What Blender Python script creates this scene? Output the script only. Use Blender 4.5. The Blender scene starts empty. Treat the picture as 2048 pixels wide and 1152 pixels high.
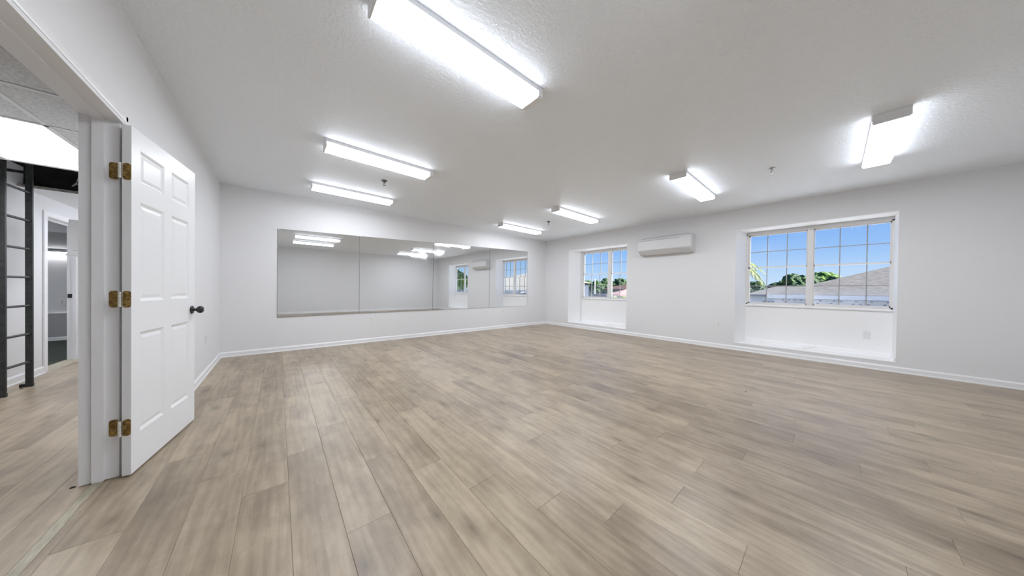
import bpy, bmesh, math, random
from mathutils import Vector, Matrix

random.seed(7)
SC = bpy.context.scene
COL = SC.collection

# ------------------------------------------------------------------ camera
CAM_H = 1.1235
cd = bpy.data.cameras.new('camera')
cd.sensor_fit = 'HORIZONTAL'
cd.sensor_width = 36.0
cd.lens = 547.6953 / 2048.0 * 36.0
cd.shift_y = 6.474 / 2048.0
cd.clip_start = 0.02
cd.clip_end = 400
cam = bpy.data.objects.new('camera', cd)
COL.objects.link(cam)
_r = Vector((0.76070713, -0.64898061, 0.01219935))
_u = Vector((-0.00434761, 0.01369968, 0.9998967))
_f = Vector((0.6490807, 0.76068159, -0.00759993))
cam.matrix_world = Matrix(((_r.x, _u.x, -_f.x, 0), (_r.y, _u.y, -_f.y, 0), (_r.z, _u.z, -_f.z, CAM_H), (0, 0, 0, 1)))
SC.camera = cam

# ------------------------------------------------------------------ world, sun, exposure
SC.view_settings.view_transform = 'Standard'
SC.view_settings.look = 'None'
SC.view_settings.gamma = 1.0
SC.view_settings.use_curve_mapping = False
SC.view_settings.exposure = 0.0
SC.cycles.use_denoising = True
SC.cycles.max_bounces = 7
SC.cycles.diffuse_bounces = 5
SC.cycles.glossy_bounces = 3
SC.cycles.use_adaptive_sampling = True
SC.cycles.adaptive_threshold = 0.04
SC.cycles.adaptive_min_samples = 12
SC.cycles.transparent_max_bounces = 16
SC.cycles.sample_clamp_indirect = 6.0

w = bpy.data.worlds.new('sky')
SC.world = w
w.use_nodes = True
nt = w.node_tree
nt.nodes.clear()
tc = nt.nodes.new('ShaderNodeTexCoord')
sep = nt.nodes.new('ShaderNodeSeparateXYZ')
ramp = nt.nodes.new('ShaderNodeValToRGB')
ramp.color_ramp.elements[0].position = 0.0
ramp.color_ramp.elements[0].color = (0.66, 0.80, 1.0, 1)
ramp.color_ramp.elements[1].position = 1.0
ramp.color_ramp.elements[1].color = (0.09, 0.24, 0.72, 1)
e = ramp.color_ramp.elements.new(0.06); e.color = (0.48, 0.69, 1.0, 1)
e = ramp.color_ramp.elements.new(0.17); e.color = (0.20, 0.44, 0.95, 1)
e = ramp.color_ramp.elements.new(0.45); e.color = (0.13, 0.32, 0.85, 1)
cn = nt.nodes.new('ShaderNodeTexNoise')
cn.inputs['Scale'].default_value = 3.2
cn.inputs['Detail'].default_value = 2
cmap = nt.nodes.new('ShaderNodeMapping')
cmap.inputs['Scale'].default_value = (1, 1, 3.5)
cr = nt.nodes.new('ShaderNodeValToRGB')
cr.color_ramp.elements[0].position = 0.50
cr.color_ramp.elements[0].color = (0, 0, 0, 1)
cr.color_ramp.elements[1].position = 0.85
cr.color_ramp.elements[1].color = (0.22, 0.22, 0.22, 1)
mixc = nt.nodes.new('ShaderNodeMixRGB')
mixc.inputs[2].default_value = (0.85, 0.9, 1.0, 1)
bg = nt.nodes.new('ShaderNodeBackground')
bg.inputs['Strength'].default_value = 1.0
out = nt.nodes.new('ShaderNodeOutputWorld')
nt.links.new(tc.outputs['Generated'], sep.inputs[0])
nt.links.new(sep.outputs['Z'], ramp.inputs[0])
nt.links.new(tc.outputs['Generated'], cmap.inputs[0])
nt.links.new(cmap.outputs[0], cn.inputs['Vector'])
nt.links.new(cn.outputs['Fac'], cr.inputs[0])
nt.links.new(cr.outputs[0], mixc.inputs[0])
nt.links.new(ramp.outputs[0], mixc.inputs[1])
nt.links.new(mixc.outputs[0], bg.inputs['Color'])
nt.links.new(bg.outputs[0], out.inputs[0])

sd = bpy.data.lights.new('sun', 'SUN')
sd.energy = 20.0
sd.angle = math.radians(14.0)
sd.color = (1.0, 0.96, 0.91)
sun = bpy.data.objects.new('sun', sd)
_sd = Vector((-0.20, 1.0, -0.50)).normalized()        # hazy sun, almost along the window wall
sun.rotation_euler = _sd.to_track_quat('-Z', 'Y').to_euler()
COL.objects.link(sun)

LAMP = 29.5          # luminance of the diffusers

# ------------------------------------------------------------------ helpers
class MB:
    def __init__(s):
        s.v = []; s.f = []; s.m = []
    def add(s, vs, fs, mi=0):
        n = len(s.v)
        s.v += [tuple(p) for p in vs]
        s.f += [tuple(i + n for i in f) for f in fs]
        s.m += [mi] * len(fs)
        return s
    def box(s, x0, x1, y0, y1, z0, z1, mi=0):
        return s.add([(x0,y0,z0),(x1,y0,z0),(x1,y1,z0),(x0,y1,z0),(x0,y0,z1),(x1,y0,z1),(x1,y1,z1),(x0,y1,z1)],
                     [(0,3,2,1),(4,5,6,7),(0,1,5,4),(1,2,6,5),(2,3,7,6),(3,0,4,7)], mi)
    def cbox(s, x0, x1, y0, y1, z0, z1, c, mi=0):
        """box whose eight corners are chamfered along vertical/horizontal edges (rounded look)"""
        bm = bmesh.new()
        bmesh.ops.create_cube(bm, size=1)
        for v in bm.verts:
            v.co = Vector((x0 if v.co.x < 0 else x1, y0 if v.co.y < 0 else y1, z0 if v.co.z < 0 else z1))
        bmesh.ops.bevel(bm, geom=bm.edges[:], offset=c, segments=2, affect='EDGES', profile=0.5)
        bm.verts.index_update()
        s.add([v.co[:] for v in bm.verts], [[v.index for v in f.verts] for f in bm.faces], mi)
        bm.free()
        return s
    def prism(s, poly, axis, a0, a1, mi=0):
        """polygon (2D list) swept along an axis; poly given in the two other axes in order"""
        def P(p, a):
            if axis == 'x': return (a, p[0], p[1])
            if axis == 'y': return (p[0], a, p[1])
            return (p[0], p[1], a)
        n = len(poly)
        vs = [P(p, a0) for p in poly] + [P(p, a1) for p in poly]
        fs = [tuple(range(n))[::-1], tuple(range(n, 2*n))]
        for i in range(n):
            j = (i + 1) % n
            fs.append((i, j, n + j, n + i))
        return s.add(vs, fs, mi)
    def tube(s, pts, r, seg=8, mi=0, cap=True):
        pts = [Vector(p) for p in pts]
        n0 = len(s.v)
        rr = r if isinstance(r, (list, tuple)) else [r] * len(pts)
        up = Vector((0, 0, 1))
        for i, p in enumerate(pts):
            t = (pts[min(i+1, len(pts)-1)] - pts[max(i-1, 0)]).normalized()
            a = t.cross(up)
            if a.length < 1e-3: a = t.cross(Vector((1, 0, 0)))
            a.normalize(); b = t.cross(a).normalized()
            for k in range(seg):
                th = 2*math.pi*k/seg
                s.v.append(tuple(p + a*math.cos(th)*rr[i] + b*math.sin(th)*rr[i]))
        for i in range(len(pts)-1):
            for k in range(seg):
                k2 = (k+1) % seg
                s.f.append((n0+i*seg+k, n0+i*seg+k2, n0+(i+1)*seg+k2, n0+(i+1)*seg+k)); s.m.append(mi)
        if cap:
            s.f.append(tuple(n0+k for k in range(seg))[::-1]); s.m.append(mi)
            s.f.append(tuple(n0+(len(pts)-1)*seg+k for k in range(seg))); s.m.append(mi)
        return s
    def lathe(s, prof, c, axis=(0,0,1), seg=20, mi=0):
        """profile [(r, h)] turned about an axis through c"""
        c = Vector(c); ax = Vector(axis).normalized()
        a = ax.cross(Vector((0,0,1)))
        if a.length < 1e-3: a = Vector((1,0,0))
        a.normalize(); b = ax.cross(a)
        n0 = len(s.v)
        for r, h in prof:
            for k in range(seg):
                th = 2*math.pi*k/seg
                s.v.append(tuple(c + ax*h + (a*math.cos(th)+b*math.sin(th))*r))
        for i in range(len(prof)-1):
            for k in range(seg):
                k2 = (k+1) % seg
                s.f.append((n0+i*seg+k, n0+i*seg+k2, n0+(i+1)*seg+k2, n0+(i+1)*seg+k)); s.m.append(mi)
        s.f.append(tuple(n0+k for k in range(seg))[::-1]); s.m.append(mi)
        s.f.append(tuple(n0+(len(prof)-1)*seg+k for k in range(seg))); s.m.append(mi)
        return s
    def mesh(s, name, mats, smooth=False):
        me = bpy.data.meshes.new(name)
        me.from_pydata(s.v, [], s.f)
        if not isinstance(mats, (list, tuple)): mats = [mats]
        for m in mats: me.materials.append(m)
        for p, mi in zip(me.polygons, s.m): p.material_index = mi
        bm = bmesh.new(); bm.from_mesh(me)
        bmesh.ops.recalc_face_normals(bm, faces=bm.faces[:])
        bm.to_mesh(me); bm.free()
        if smooth:
            for p in me.polygons: p.use_smooth = True
            try:
                me.set_sharp_from_angle(angle=math.radians(40))
            except Exception:
                pass
        me.update()
        return me
    def build(s, name, mats, parent=None, smooth=False, loc=None, rot=None):
        return link(name, s.mesh(name, mats, smooth), parent, loc, rot)

def link(name, me, parent=None, loc=None, rot=None):
    o = bpy.data.objects.new(name, me)
    COL.objects.link(o)
    if parent is not None: o.parent = parent
    if loc is not None: o.location = loc
    if rot is not None: o.rotation_euler = rot
    return o

def tag(o, label=None, cat=None, group=None, kind=None):
    if label: o['label'] = label
    if cat: o['category'] = cat
    if group: o['group'] = group
    if kind: o['kind'] = kind
    return o

def empty(name, loc=(0,0,0), rz=0.0):
    o = bpy.data.objects.new(name, None)
    o.empty_display_size = 0.1
    o.location = loc; o.rotation_euler = (0, 0, rz)
    COL.objects.link(o)
    return o

def thing(name, label, cat, loc=(0,0,0), rz=0.0, group=None):
    return tag(empty(name, loc, rz), label, cat, group)

def struct(name, mb, mats, label=None):
    o = mb.build(name, mats) if isinstance(mb, MB) else empty(name)
    o['kind'] = 'structure'
    if label: o['label'] = label
    return o

def copy_tree(o, parent=None):
    c = o.copy()
    COL.objects.link(c)
    c.parent = parent
    for ch in list(o.children): copy_tree(ch, c)
    return c

# ------------------------------------------------------------------ materials
def srgb(r, g, b):
    def f(c):
        c /= 255.0
        return c/12.92 if c <= 0.04045 else ((c+0.055)/1.055)**2.4
    return (f(r), f(g), f(b), 1)

def base_mat(name):
    m = bpy.data.materials.new(name)
    m.use_nodes = True
    return m, m.node_tree, m.node_tree.nodes['Principled BSDF']

def paint(name, col, rough=0.55, bump=0.0, scale=60.0, var=0.02, spec=0.5, metal=0.0, detail=4):
    m, nt, p = base_mat(name)
    c = col if len(col) == 4 else (*col, 1)
    tc = nt.nodes.new('ShaderNodeTexCoord')
    n = nt.nodes.new('ShaderNodeTexNoise')
    n.inputs['Scale'].default_value = 2.3
    n.inputs['Detail'].default_value = 3
    nt.links.new(tc.outputs['Object'], n.inputs['Vector'])
    mr = nt.nodes.new('ShaderNodeMapRange')
    mr.inputs['To Min'].default_value = 1 - var
    mr.inputs['To Max'].default_value = 1 + var
    nt.links.new(n.outputs['Fac'], mr.inputs['Value'])
    mx = nt.nodes.new('ShaderNodeVectorMath'); mx.operation = 'SCALE'
    mx.inputs[0].default_value = c[:3]
    nt.links.new(mr.outputs[0], mx.inputs['Scale'])
    nt.links.new(mx.outputs[0], p.inputs['Base Color'])
    p.inputs['Roughness'].default_value = rough
    p.inputs['Specular IOR Level'].default_value = spec
    p.inputs['Metallic'].default_value = metal
    if bump > 0:
        n2 = nt.nodes.new('ShaderNodeTexNoise')
        n2.inputs['Scale'].default_value = scale
        n2.inputs['Detail'].default_value = detail
        nt.links.new(tc.outputs['Object'], n2.inputs['Vector'])
        b = nt.nodes.new('ShaderNodeBump')
        b.inputs['Strength'].default_value = bump
        b.inputs['Distance'].default_value = 0.004
        nt.links.new(n2.outputs['Fac'], b.inputs['Height'])
        nt.links.new(b.outputs[0], p.inputs['Normal'])
    return m

def emit(name, col, strength):
    m = bpy.data.materials.new(name); m.use_nodes = True
    nt = m.node_tree; nt.nodes.clear()
    e = nt.nodes.new('ShaderNodeEmission'); o = nt.nodes.new('ShaderNodeOutputMaterial')
    e.inputs[0].default_value = (*col, 1); e.inputs[1].default_value = strength
    nt.links.new(e.outputs[0], o.inputs[0])
    return m

def knockdown(name, col):
    """sprayed knock-down ceiling plaster"""
    m, nt, p = base_mat(name)
    p.inputs['Base Color'].default_value = (*col, 1)
    p.inputs['Roughness'].default_value = 0.5
    p.inputs['Specular IOR Level'].default_value = 0.45
    tc = nt.nodes.new('ShaderNodeTexCoord')
    v = nt.nodes.new('ShaderNodeTexNoise'); v.inputs['Scale'].default_value = 46; v.inputs['Detail'].default_value = 3
    r = nt.nodes.new('ShaderNodeValToRGB')
    r.color_ramp.elements[0].position = 0.46; r.color_ramp.elements[1].position = 0.60
    n2 = nt.nodes.new('ShaderNodeTexNoise'); n2.inputs['Scale'].default_value = 150; n2.inputs['Detail'].default_value = 2
    ma = nt.nodes.new('ShaderNodeMath'); ma.operation = 'MULTIPLY_ADD'; ma.inputs[1].default_value = 0.4
    b = nt.nodes.new('ShaderNodeBump'); b.inputs['Strength'].default_value = 0.5; b.inputs['Distance'].default_value = 0.004
    nt.links.new(tc.outputs['Object'], v.inputs['Vector']); nt.links.new(tc.outputs['Object'], n2.inputs['Vector'])
    nt.links.new(v.outputs['Fac'], r.inputs[0])
    nt.links.new(n2.outputs['Fac'], ma.inputs[0]); nt.links.new(r.outputs[0], ma.inputs[2])
    nt.links.new(ma.outputs[0], b.inputs['Height']); nt.links.new(b.outputs[0], p.inputs['Normal'])
    return m

def wood(name, dark, mid, light, rough=0.35):
    m, nt, p = base_mat(name)
    N = nt.nodes.new; L = nt.links.new
    tc = N('ShaderNodeTexCoord'); oi = N('ShaderNodeObjectInfo')
    cmb = N('ShaderNodeCombineXYZ')
    for k, mul in enumerate((37.0, 91.0, 13.0)):
        mm = N('ShaderNodeMath'); mm.operation = 'MULTIPLY'; mm.inputs[1].default_value = mul
        L(oi.outputs['Random'], mm.inputs[0]); L(mm.outputs[0], cmb.inputs[k])
    add = N('ShaderNodeVectorMath'); add.operation = 'ADD'
    L(tc.outputs['Object'], add.inputs[0]); L(cmb.outputs[0], add.inputs[1])
    def noise(sx, sy, sc, det, dist=0.0, rgh=0.55):
        mp = N('ShaderNodeMapping'); mp.inputs['Scale'].default_value = (sx, sy, 1)
        L(add.outputs[0], mp.inputs[0])
        n = N('ShaderNodeTexNoise'); n.inputs['Scale'].default_value = sc; n.inputs['Detail'].default_value = det
        n.inputs['Distortion'].default_value = dist; n.inputs['Roughness'].default_value = rgh
        L(mp.outputs[0], n.inputs['Vector'])
        return n
    broad = noise(1.7, 0.6, 2.0, 3, 0.0)             # broad light and dark areas
    streak = noise(8.0, 0.9, 2.0, 5, 0.15, 0.62)           # long streaks
    blot = noise(4.2, 2.6, 2.0, 5, 0.25, 0.65)         # smudges
    fine = noise(120.0, 3.5, 1.6, 3, 0.0)            # fine grain
    wmp = N('ShaderNodeMapping'); wmp.inputs['Scale'].default_value = (1.0, 0.16, 1.0); L(add.outputs[0], wmp.inputs[0])
    wav = N('ShaderNodeTexWave'); wav.wave_type = 'BANDS'; wav.bands_direction = 'X'
    wav.inputs['Scale'].default_value = 7.0; wav.inputs['Distortion'].default_value = 9.0
    wav.inputs['Detail'].default_value = 2.0; wav.inputs['Detail Scale'].default_value = 1.1
    L(wmp.outputs[0], wav.inputs['Vector'])
    def mr(n, a, b, c, d):
        r = N('ShaderNodeMapRange'); r.inputs['From Min'].default_value = a; r.inputs['From Max'].default_value = b
        r.inputs['To Min'].default_value = c; r.inputs['To Max'].default_value = d
        L(n, r.inputs['Value']); return r.outputs[0]
    def madd(a, k, b):
        q = N('ShaderNodeMath'); q.operation = 'MULTIPLY_ADD'; q.inputs[1].default_value = k
        L(a, q.inputs[0])
        if isinstance(b, float): q.inputs[2].default_value = b
        else: L(b, q.inputs[2])
        return q.outputs[0]
    s = madd(broad.outputs['Fac'], 0.60, -0.20)
    s = madd(streak.outputs['Fac'], 0.50, s)
    s = madd(blot.outputs['Fac'], 0.50, s)
    s = madd(fine.outputs['Fac'], 0.18, s)
    s = madd(wav.outputs['Fac'], 0.07, s)
    # random tone per plank
    pr = N('ShaderNodeMath'); pr.operation = 'MULTIPLY'; pr.inputs[1].default_value = 173.3
    L(oi.outputs['Random'], pr.inputs[0])
    fr = N('ShaderNodeMath'); fr.operation = 'FRACT'; L(pr.outputs[0], fr.inputs[0])
    s = madd(fr.outputs[0], 0.17, s)
    cr = N('ShaderNodeValToRGB')
    els = cr.color_ramp.elements
    els[0].position = 0.42; els[0].color = dark
    els[1].position = 1.02; els[1].color = light
    e = els.new(0.70); e.color = mid
    L(s, cr.inputs[0])
    # knots
    kmp = N('ShaderNodeMapping'); kmp.inputs['Scale'].default_value = (1.0, 0.45, 1.0)
    wob = N('ShaderNodeVectorMath'); wob.operation = 'MULTIPLY_ADD'
    wob.inputs[1].default_value = (0.06, 0.12, 0); L(streak.outputs['Color'], wob.inputs[0]); L(add.outputs[0], wob.inputs[2])
    L(wob.outputs[0], kmp.inputs[0])
    vo = N('ShaderNodeTexVoronoi'); vo.voronoi_dimensions = '2D'; vo.inputs['Scale'].default_value = 2.7
    L(kmp.outputs[0], vo.inputs['Vector'])
    kd = mr(vo.outputs['Distance'], 0.0, 0.17, 1.0, 0.0)
    kp = N('ShaderNodeMath'); kp.operation = 'POWER'; kp.inputs[1].default_value = 2.0; L(kd, kp.inputs[0])
    ks = N('ShaderNodeSeparateColor'); L(vo.outputs['Color'], ks.inputs[0])
    kg = N('ShaderNodeMath'); kg.operation = 'GREATER_THAN'; kg.inputs[1].default_value = 0.30; L(ks.outputs[0], kg.inputs[0])
    kf = N('ShaderNodeMath'); kf.operation = 'MULTIPLY'; L(kp.outputs[0], kf.inputs[0]); L(kg.outputs[0], kf.inputs[1])
    kf2 = N('ShaderNodeMath'); kf2.operation = 'MULTIPLY'; kf2.inputs[1].default_value = 0.62; L(kf.outputs[0], kf2.inputs[0])
    mixk = N('ShaderNodeMixRGB'); mixk.inputs[2].default_value = tuple(c*0.5 for c in dark[:3]) + (1,)
    L(kf2.outputs[0], mixk.inputs[0]); L(cr.outputs[0], mixk.inputs[1])
    L(mixk.outputs[0], p.inputs['Base Color'])
    rr = mr(broad.outputs['Fac'], 0.2, 0.8, rough-0.04, rough+0.06)
    L(rr, p.inputs['Roughness'])
    p.inputs['Specular IOR Level'].default_value = 0.5
    b = N('ShaderNodeBump'); b.inputs['Strength'].default_value = 0.05; b.inputs['Distance'].default_value = 0.002
    L(fine.outputs['Fac'], b.inputs['Height']); L(b.outputs[0], p.inputs['Normal'])
    return m

def glass_mat(name, haze=0.0, tint=(0.96, 0.98, 0.98)):
    m = bpy.data.materials.new(name); m.use_nodes = True
    nt = m.node_tree; nt.nodes.clear(); N = nt.nodes.new; L = nt.links.new
    o = N('ShaderNodeOutputMaterial'); tr = N('ShaderNodeBsdfTransparent'); gl = N('ShaderNodeBsdfGlossy')
    tr.inputs[0].default_value = (*tint, 1); gl.inputs['Roughness'].default_value = 0.02
    fr = N('ShaderNodeFresnel'); fr.inputs[0].default_value = 1.06
    mx = N('ShaderNodeMixShader')
    L(fr.outputs[0], mx.inputs[0]); L(tr.outputs[0], mx.inputs[1]); L(gl.outputs[0], mx.inputs[2])
    if haze > 0:
        df = N('ShaderNodeBsdfTranslucent'); df.inputs[0].default_value = (0.62, 0.68, 0.78, 1)
        d2 = N('ShaderNodeBsdfDiffuse'); d2.inputs[0].default_value = (0.42, 0.46, 0.55, 1)
        ad = N('ShaderNodeMixShader'); ad.inputs[0].default_value = 0.5
        L(df.outputs[0], ad.inputs[1]); L(d2.outputs[0], ad.inputs[2])
        tc = N('ShaderNodeTexCoord'); n = N('ShaderNodeTexNoise'); n.inputs['Scale'].default_value = 3.0; n.inputs['Detail'].default_value = 3
        sp = N('ShaderNodeSeparateXYZ'); L(tc.outputs['Object'], sp.inputs[0])
        zr = N('ShaderNodeMapRange'); zr.inputs['From Min'].default_value = 0.17; zr.inputs['From Max'].default_value = -0.16
        L(sp.outputs['Z'], zr.inputs['Value'])
        oi = N('ShaderNodeNewGeometry'); L(oi.outputs['Position'], n.inputs['Vector'])
        mm = N('ShaderNodeMath'); mm.operation = 'MULTIPLY'; L(zr.outputs[0], mm.inputs[0]); L(n.outputs['Fac'], mm.inputs[1])
        m3 = N('ShaderNodeMath'); m3.operation = 'MULTIPLY'; m3.inputs[1].default_value = haze*2; m3.use_clamp = True
        L(mm.outputs[0], m3.inputs[0])
        m2 = N('ShaderNodeMixShader')
        L(m3.outputs[0], m2.inputs[0]); L(mx.outputs[0], m2.inputs[1]); L(ad.outputs[0], m2.inputs[2])
        L(m2.outputs[0], o.inputs[0])
    else:
        L(mx.outputs[0], o.inputs[0])
    return m

def mirror_mat(name):
    m, nt, p = base_mat(name)
    N = nt.nodes.new; L = nt.links.new
    p.inputs['Metallic'].default_value = 1.0
    p.inputs['Base Color'].default_value = (0.88, 0.89, 0.89, 1)
    tc = N('ShaderNodeTexCoord')
    n = N('ShaderNodeTexNoise'); n.inputs['Scale'].default_value = 2.2; n.inputs['Detail'].default_value = 6; n.inputs['Distortion'].default_value = 1.2
    L(tc.outputs['Object'], n.inputs['Vector'])
    r = N('ShaderNodeMapRange'); r.inputs['From Min'].default_value = 0.52; r.inputs['From Max'].default_value = 0.78
    r.inputs['To Min'].default_value = 0.012; r.inputs['To Max'].default_value = 0.10
    L(n.outputs['Fac'], r.inputs['Value']); L(r.outputs[0], p.inputs['Roughness'])
    return m

def noisecol(name, c1, c2, scale, rough=0.8, bump=0.0, stretch=(1,1,1), bscale=None):
    m, nt, p = base_mat(name)
    N = nt.nodes.new; L = nt.links.new
    tc = N('ShaderNodeTexCoord'); mp = N('ShaderNodeMapping'); mp.inputs['Scale'].default_value = stretch
    n = N('ShaderNodeTexNoise'); n.inputs['Scale'].default_value = scale; n.inputs['Detail'].default_value = 6
    L(tc.outputs['Object'], mp.inputs[0]); L(mp.outputs[0], n.inputs['Vector'])
    r = N('ShaderNodeValToRGB'); r.color_ramp.elements[0].position = 0.35; r.color_ramp.elements[1].position = 0.68
    r.color_ramp.elements[0].color = c1; r.color_ramp.elements[1].color = c2
    L(n.outputs['Fac'], r.inputs[0]); L(r.outputs[0], p.inputs['Base Color'])
    p.inputs['Roughness'].default_value = rough
    if bump:
        b = N('ShaderNodeBump'); b.inputs['Strength'].default_value = bump; b.inputs['Distance'].default_value = 0.02
        L(n.outputs['Fac'], b.inputs['Height']); L(b.outputs[0], p.inputs['Normal'])
    return m

M = {}
M['wall'] = paint('wall_paint', (0.78, 0.78, 0.785), 0.5, 0.10, 110, 0.012)
M['ceil'] = knockdown('ceiling_plaster', (0.915, 0.95, 0.985))
M['trim'] = paint('white_trim_paint', (0.86, 0.86, 0.87), 0.32, 0.0, var=0.01)
M['reveal'] = paint('daylit_reveal_white', (0.93, 0.93, 0.93), 0.5, 0.05, 90, 0.01)  # lighter than the walls: daylight in the recesses is put into the colour
M['door'] = paint('white_door_paint', (0.85, 0.855, 0.86), 0.35, 0.04, 60, 0.01)
M['wood'] = wood('oak_laminate', srgb(108, 93, 75), srgb(141, 126, 106), srgb(175, 160, 137))
M['under'] = paint('underlay', (0.16, 0.14, 0.12), 0.9)
M['housing'] = paint('lamp_housing_enamel', (0.80, 0.80, 0.80), 0.4)
M['lens'] = emit('lamp_diffuser_face', (0.955, 0.995, 1.075), LAMP)
M['lens_side'] = emit('lamp_diffuser_side', (0.94, 0.995, 1.10), 11.0)
M['lens_end'] = paint('lamp_diffuser_end', (0.88, 0.88, 0.87), 0.3)
M['mirror'] = mirror_mat('mirror_silver')
M['mirror_edge'] = paint('mirror_edge_glass', (0.14, 0.16, 0.16), 0.3)
M['alu'] = paint('window_aluminium', (0.80, 0.79, 0.775), 0.45, metal=0.15)
M['muntin'] = paint('muntin_bar', (0.36, 0.36, 0.37), 0.5)
M['glass'] = glass_mat('window_glass')
M['glass_haze'] = glass_mat('window_glass_fogged', 0.24)
M['plastic'] = paint('white_plastic', (0.82, 0.82, 0.81), 0.35)
M['acbody'] = paint('ac_plastic', (0.70, 0.70, 0.70), 0.4)
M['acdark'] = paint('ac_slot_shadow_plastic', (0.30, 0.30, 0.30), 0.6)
M['slot'] = paint('socket_slot', (0.10, 0.10, 0.10), 0.6)
M['socket'] = paint('socket_face', (0.70, 0.70, 0.69), 0.4)
M['brass'] = noisecol('worn_brass', srgb(112, 84, 44), srgb(176, 146, 84), 55, 0.42)
M['brass'].node_tree.nodes['Principled BSDF'].inputs['Metallic'].default_value = 0.45
M['barrel'] = paint('hinge_barrel_painted', (0.66, 0.65, 0.58), 0.4)
M['bronze'] = paint('oiled_bronze', (0.045, 0.043, 0.042), 0.32, metal=0.6)
M['black'] = noisecol('black_ladder_enamel', (0.012, 0.014, 0.013, 1), (0.030, 0.032, 0.030, 1), 30, 0.5)
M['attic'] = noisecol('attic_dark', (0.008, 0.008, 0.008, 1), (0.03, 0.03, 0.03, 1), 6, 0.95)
M['edge'] = noisecol('cut_board_edge', (0.20, 0.19, 0.17, 1), (0.42, 0.40, 0.36, 1), 25, 0.9)
M['tile'] = noisecol('ceiling_tile_fissured', (0.50, 0.50, 0.49, 1), (0.72, 0.72, 0.71, 1), 70, 0.9)
M['tbar'] = paint('tbar_enamel', (0.72, 0.72, 0.71), 0.4)
M['troffer'] = emit('troffer_lens', (0.97, 1.0, 1.07), 13.0)
M['carpet'] = noisecol('dark_green_carpet', srgb(38, 44, 38), srgb(66, 74, 64), 80, 0.95)
M['dado'] = paint('grey_dado_paint', (0.42, 0.42, 0.42), 0.6)
M['greyceil'] = paint('shaded_bulkhead_grey', (0.30, 0.30, 0.30), 0.7)  # dark grey carries the shade of the upper wall in its colour
M['tube'] = emit('strip_tube', (1, 1, 1.05), 22.0)
M['chrome'] = paint('sprinkler_chrome', (0.55, 0.55, 0.54), 0.25, metal=0.9)
M['dkmetal'] = paint('sprinkler_dark_metal', (0.10, 0.10, 0.10), 0.4, metal=0.6)
M['cable'] = paint('pale_cable', (0.36, 0.35, 0.33), 0.6)
M['debris'] = paint('dark_wood_chip', (0.04, 0.03, 0.02), 0.8)
M['strip'] = noisecol('threshold_strip', srgb(150, 142, 122), srgb(178, 170, 148), 12, 0.4, stretch=(8, 1, 1))

# ------------------------------------------------------------------ dimensions
XL, XR, YB, YR, HC = -0.692, 6.729, 6.163, -1.98, 2.713
XH = -0.834                     # hall face of the left wall
DY0, DY1, DZ = 1.745, 2.690, 2.060   # door opening in the left wall
HALLX = -2.225                  # hall's far wall
HZ = 2.21                       # hall ceiling
TOP = 3.0
PW, PL = 0.1925, 1.22           # plank size

# ------------------------------------------------------------------ floors
_planks = {}
def plank_mesh(w_, l_):
    key = (round(w_, 4), round(l_, 4))
    if key not in _planks:
        a, b, c = w_/2 - 0.0003, l_/2 - 0.0003, 0.0016
        mb = MB()
        mb.add([(-a,-b,-0.004),(a,-b,-0.004),(a,b,-0.004),(-a,b,-0.004),
                (-a,-b,-c*0.7),(a,-b,-c*0.7),(a,b,-c*0.7),(-a,b,-c*0.7),
                (-a+c,-b+c,0),(a-c,-b+c,0),(a-c,b-c,0),(-a+c,b-c,0)],
               [(0,1,5,4),(1,2,6,5),(2,3,7,6),(3,0,4,7),(4,5,9,8),(5,6,10,9),(6,7,11,10),(7,4,8,11),(8,9,10,11)])
        _planks[key] = mb.mesh('plank', M['wood'])
    return _planks[key]

def lay_planks(parent, x0, x1, y0, y1, known=None):
    known = known or {}
    k0 = math.floor((x0 - 0.049) / PW)
    k1 = math.ceil((x1 - 0.049) / PW)
    prev = 0.0
    n = 0
    rest = MB()
    for k in range(k0, k1):
        a, b = 0.049 + k*PW, 0.049 + (k+1)*PW
        a, b = max(a, x0), min(b, x1)
        if b - a < 0.01: continue
        if k in known: off = known[k]
        else:
            off = prev + random.choice((0.31, 0.40, 0.47, 0.62, 0.75, 0.84))
        prev = off
        y = off - PL * math.ceil((off - y0) / PL)
        while y < y1:
            s, t = max(y, y0), min(y + PL, y1)
            if t - s > 0.01:
                if (s+t)/2 < -1.1 and (a+b)/2 < 0.75:       # behind the camera, out of sight: kept as one piece
                    me_, cx_, cy_ = plank_mesh(b - a, t - s), (a+b)/2, (s+t)/2
                    rest.add([(v.co.x+cx_, v.co.y+cy_, v.co.z) for v in me_.vertices], [tuple(p.vertices) for p in me_.polygons])
                else:
                    link('plank', plank_mesh(b - a, t - s), parent, ((a+b)/2, (s+t)/2, 0))
                    n += 1
            y += PL
    if rest.f:
        rest.build('remaining_planks', M['wood'], parent)['kind'] = 'stuff'
    return n

fl = struct('floor', MB().box(XL-0.05, XR+0.02, YR-0.05, YB+0.05, -0.05, -0.0045), M['under'], 'light greige oak plank floor of the large room')
lay_planks(fl, XL-0.062, XR, YR, YB, {2: 1.945-0.0, 3: 1.66, 4: 1.31, 5: 0.965, 6: 0.70, -1: 2.02})
fh = struct('floor_hall', MB().box(HALLX-0.14, XL-0.05, 0.5, 8.0, -0.05, -0.0045), M['under'], 'plank floor of the hall beyond the open door')
lay_planks(fh, HALLX-0.0, -0.792, 0.6, 7.9)
th = struct('trim_3', MB().prism([(-0.793, 0.0), (-0.788, 0.004), (-0.759, 0.004), (-0.754, 0.0), (-0.754, -0.004), (-0.793, -0.004)], 'y', DY0+0.002, DY1-0.002), M['strip'], 'narrow wood-look transition strip in the doorway')
struct('floor_carpet', MB().box(-4.75, HALLX-0.14, 5.95, 10.1, -0.05, -0.003), M['carpet'], 'dark green carpet of the far room')
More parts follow.
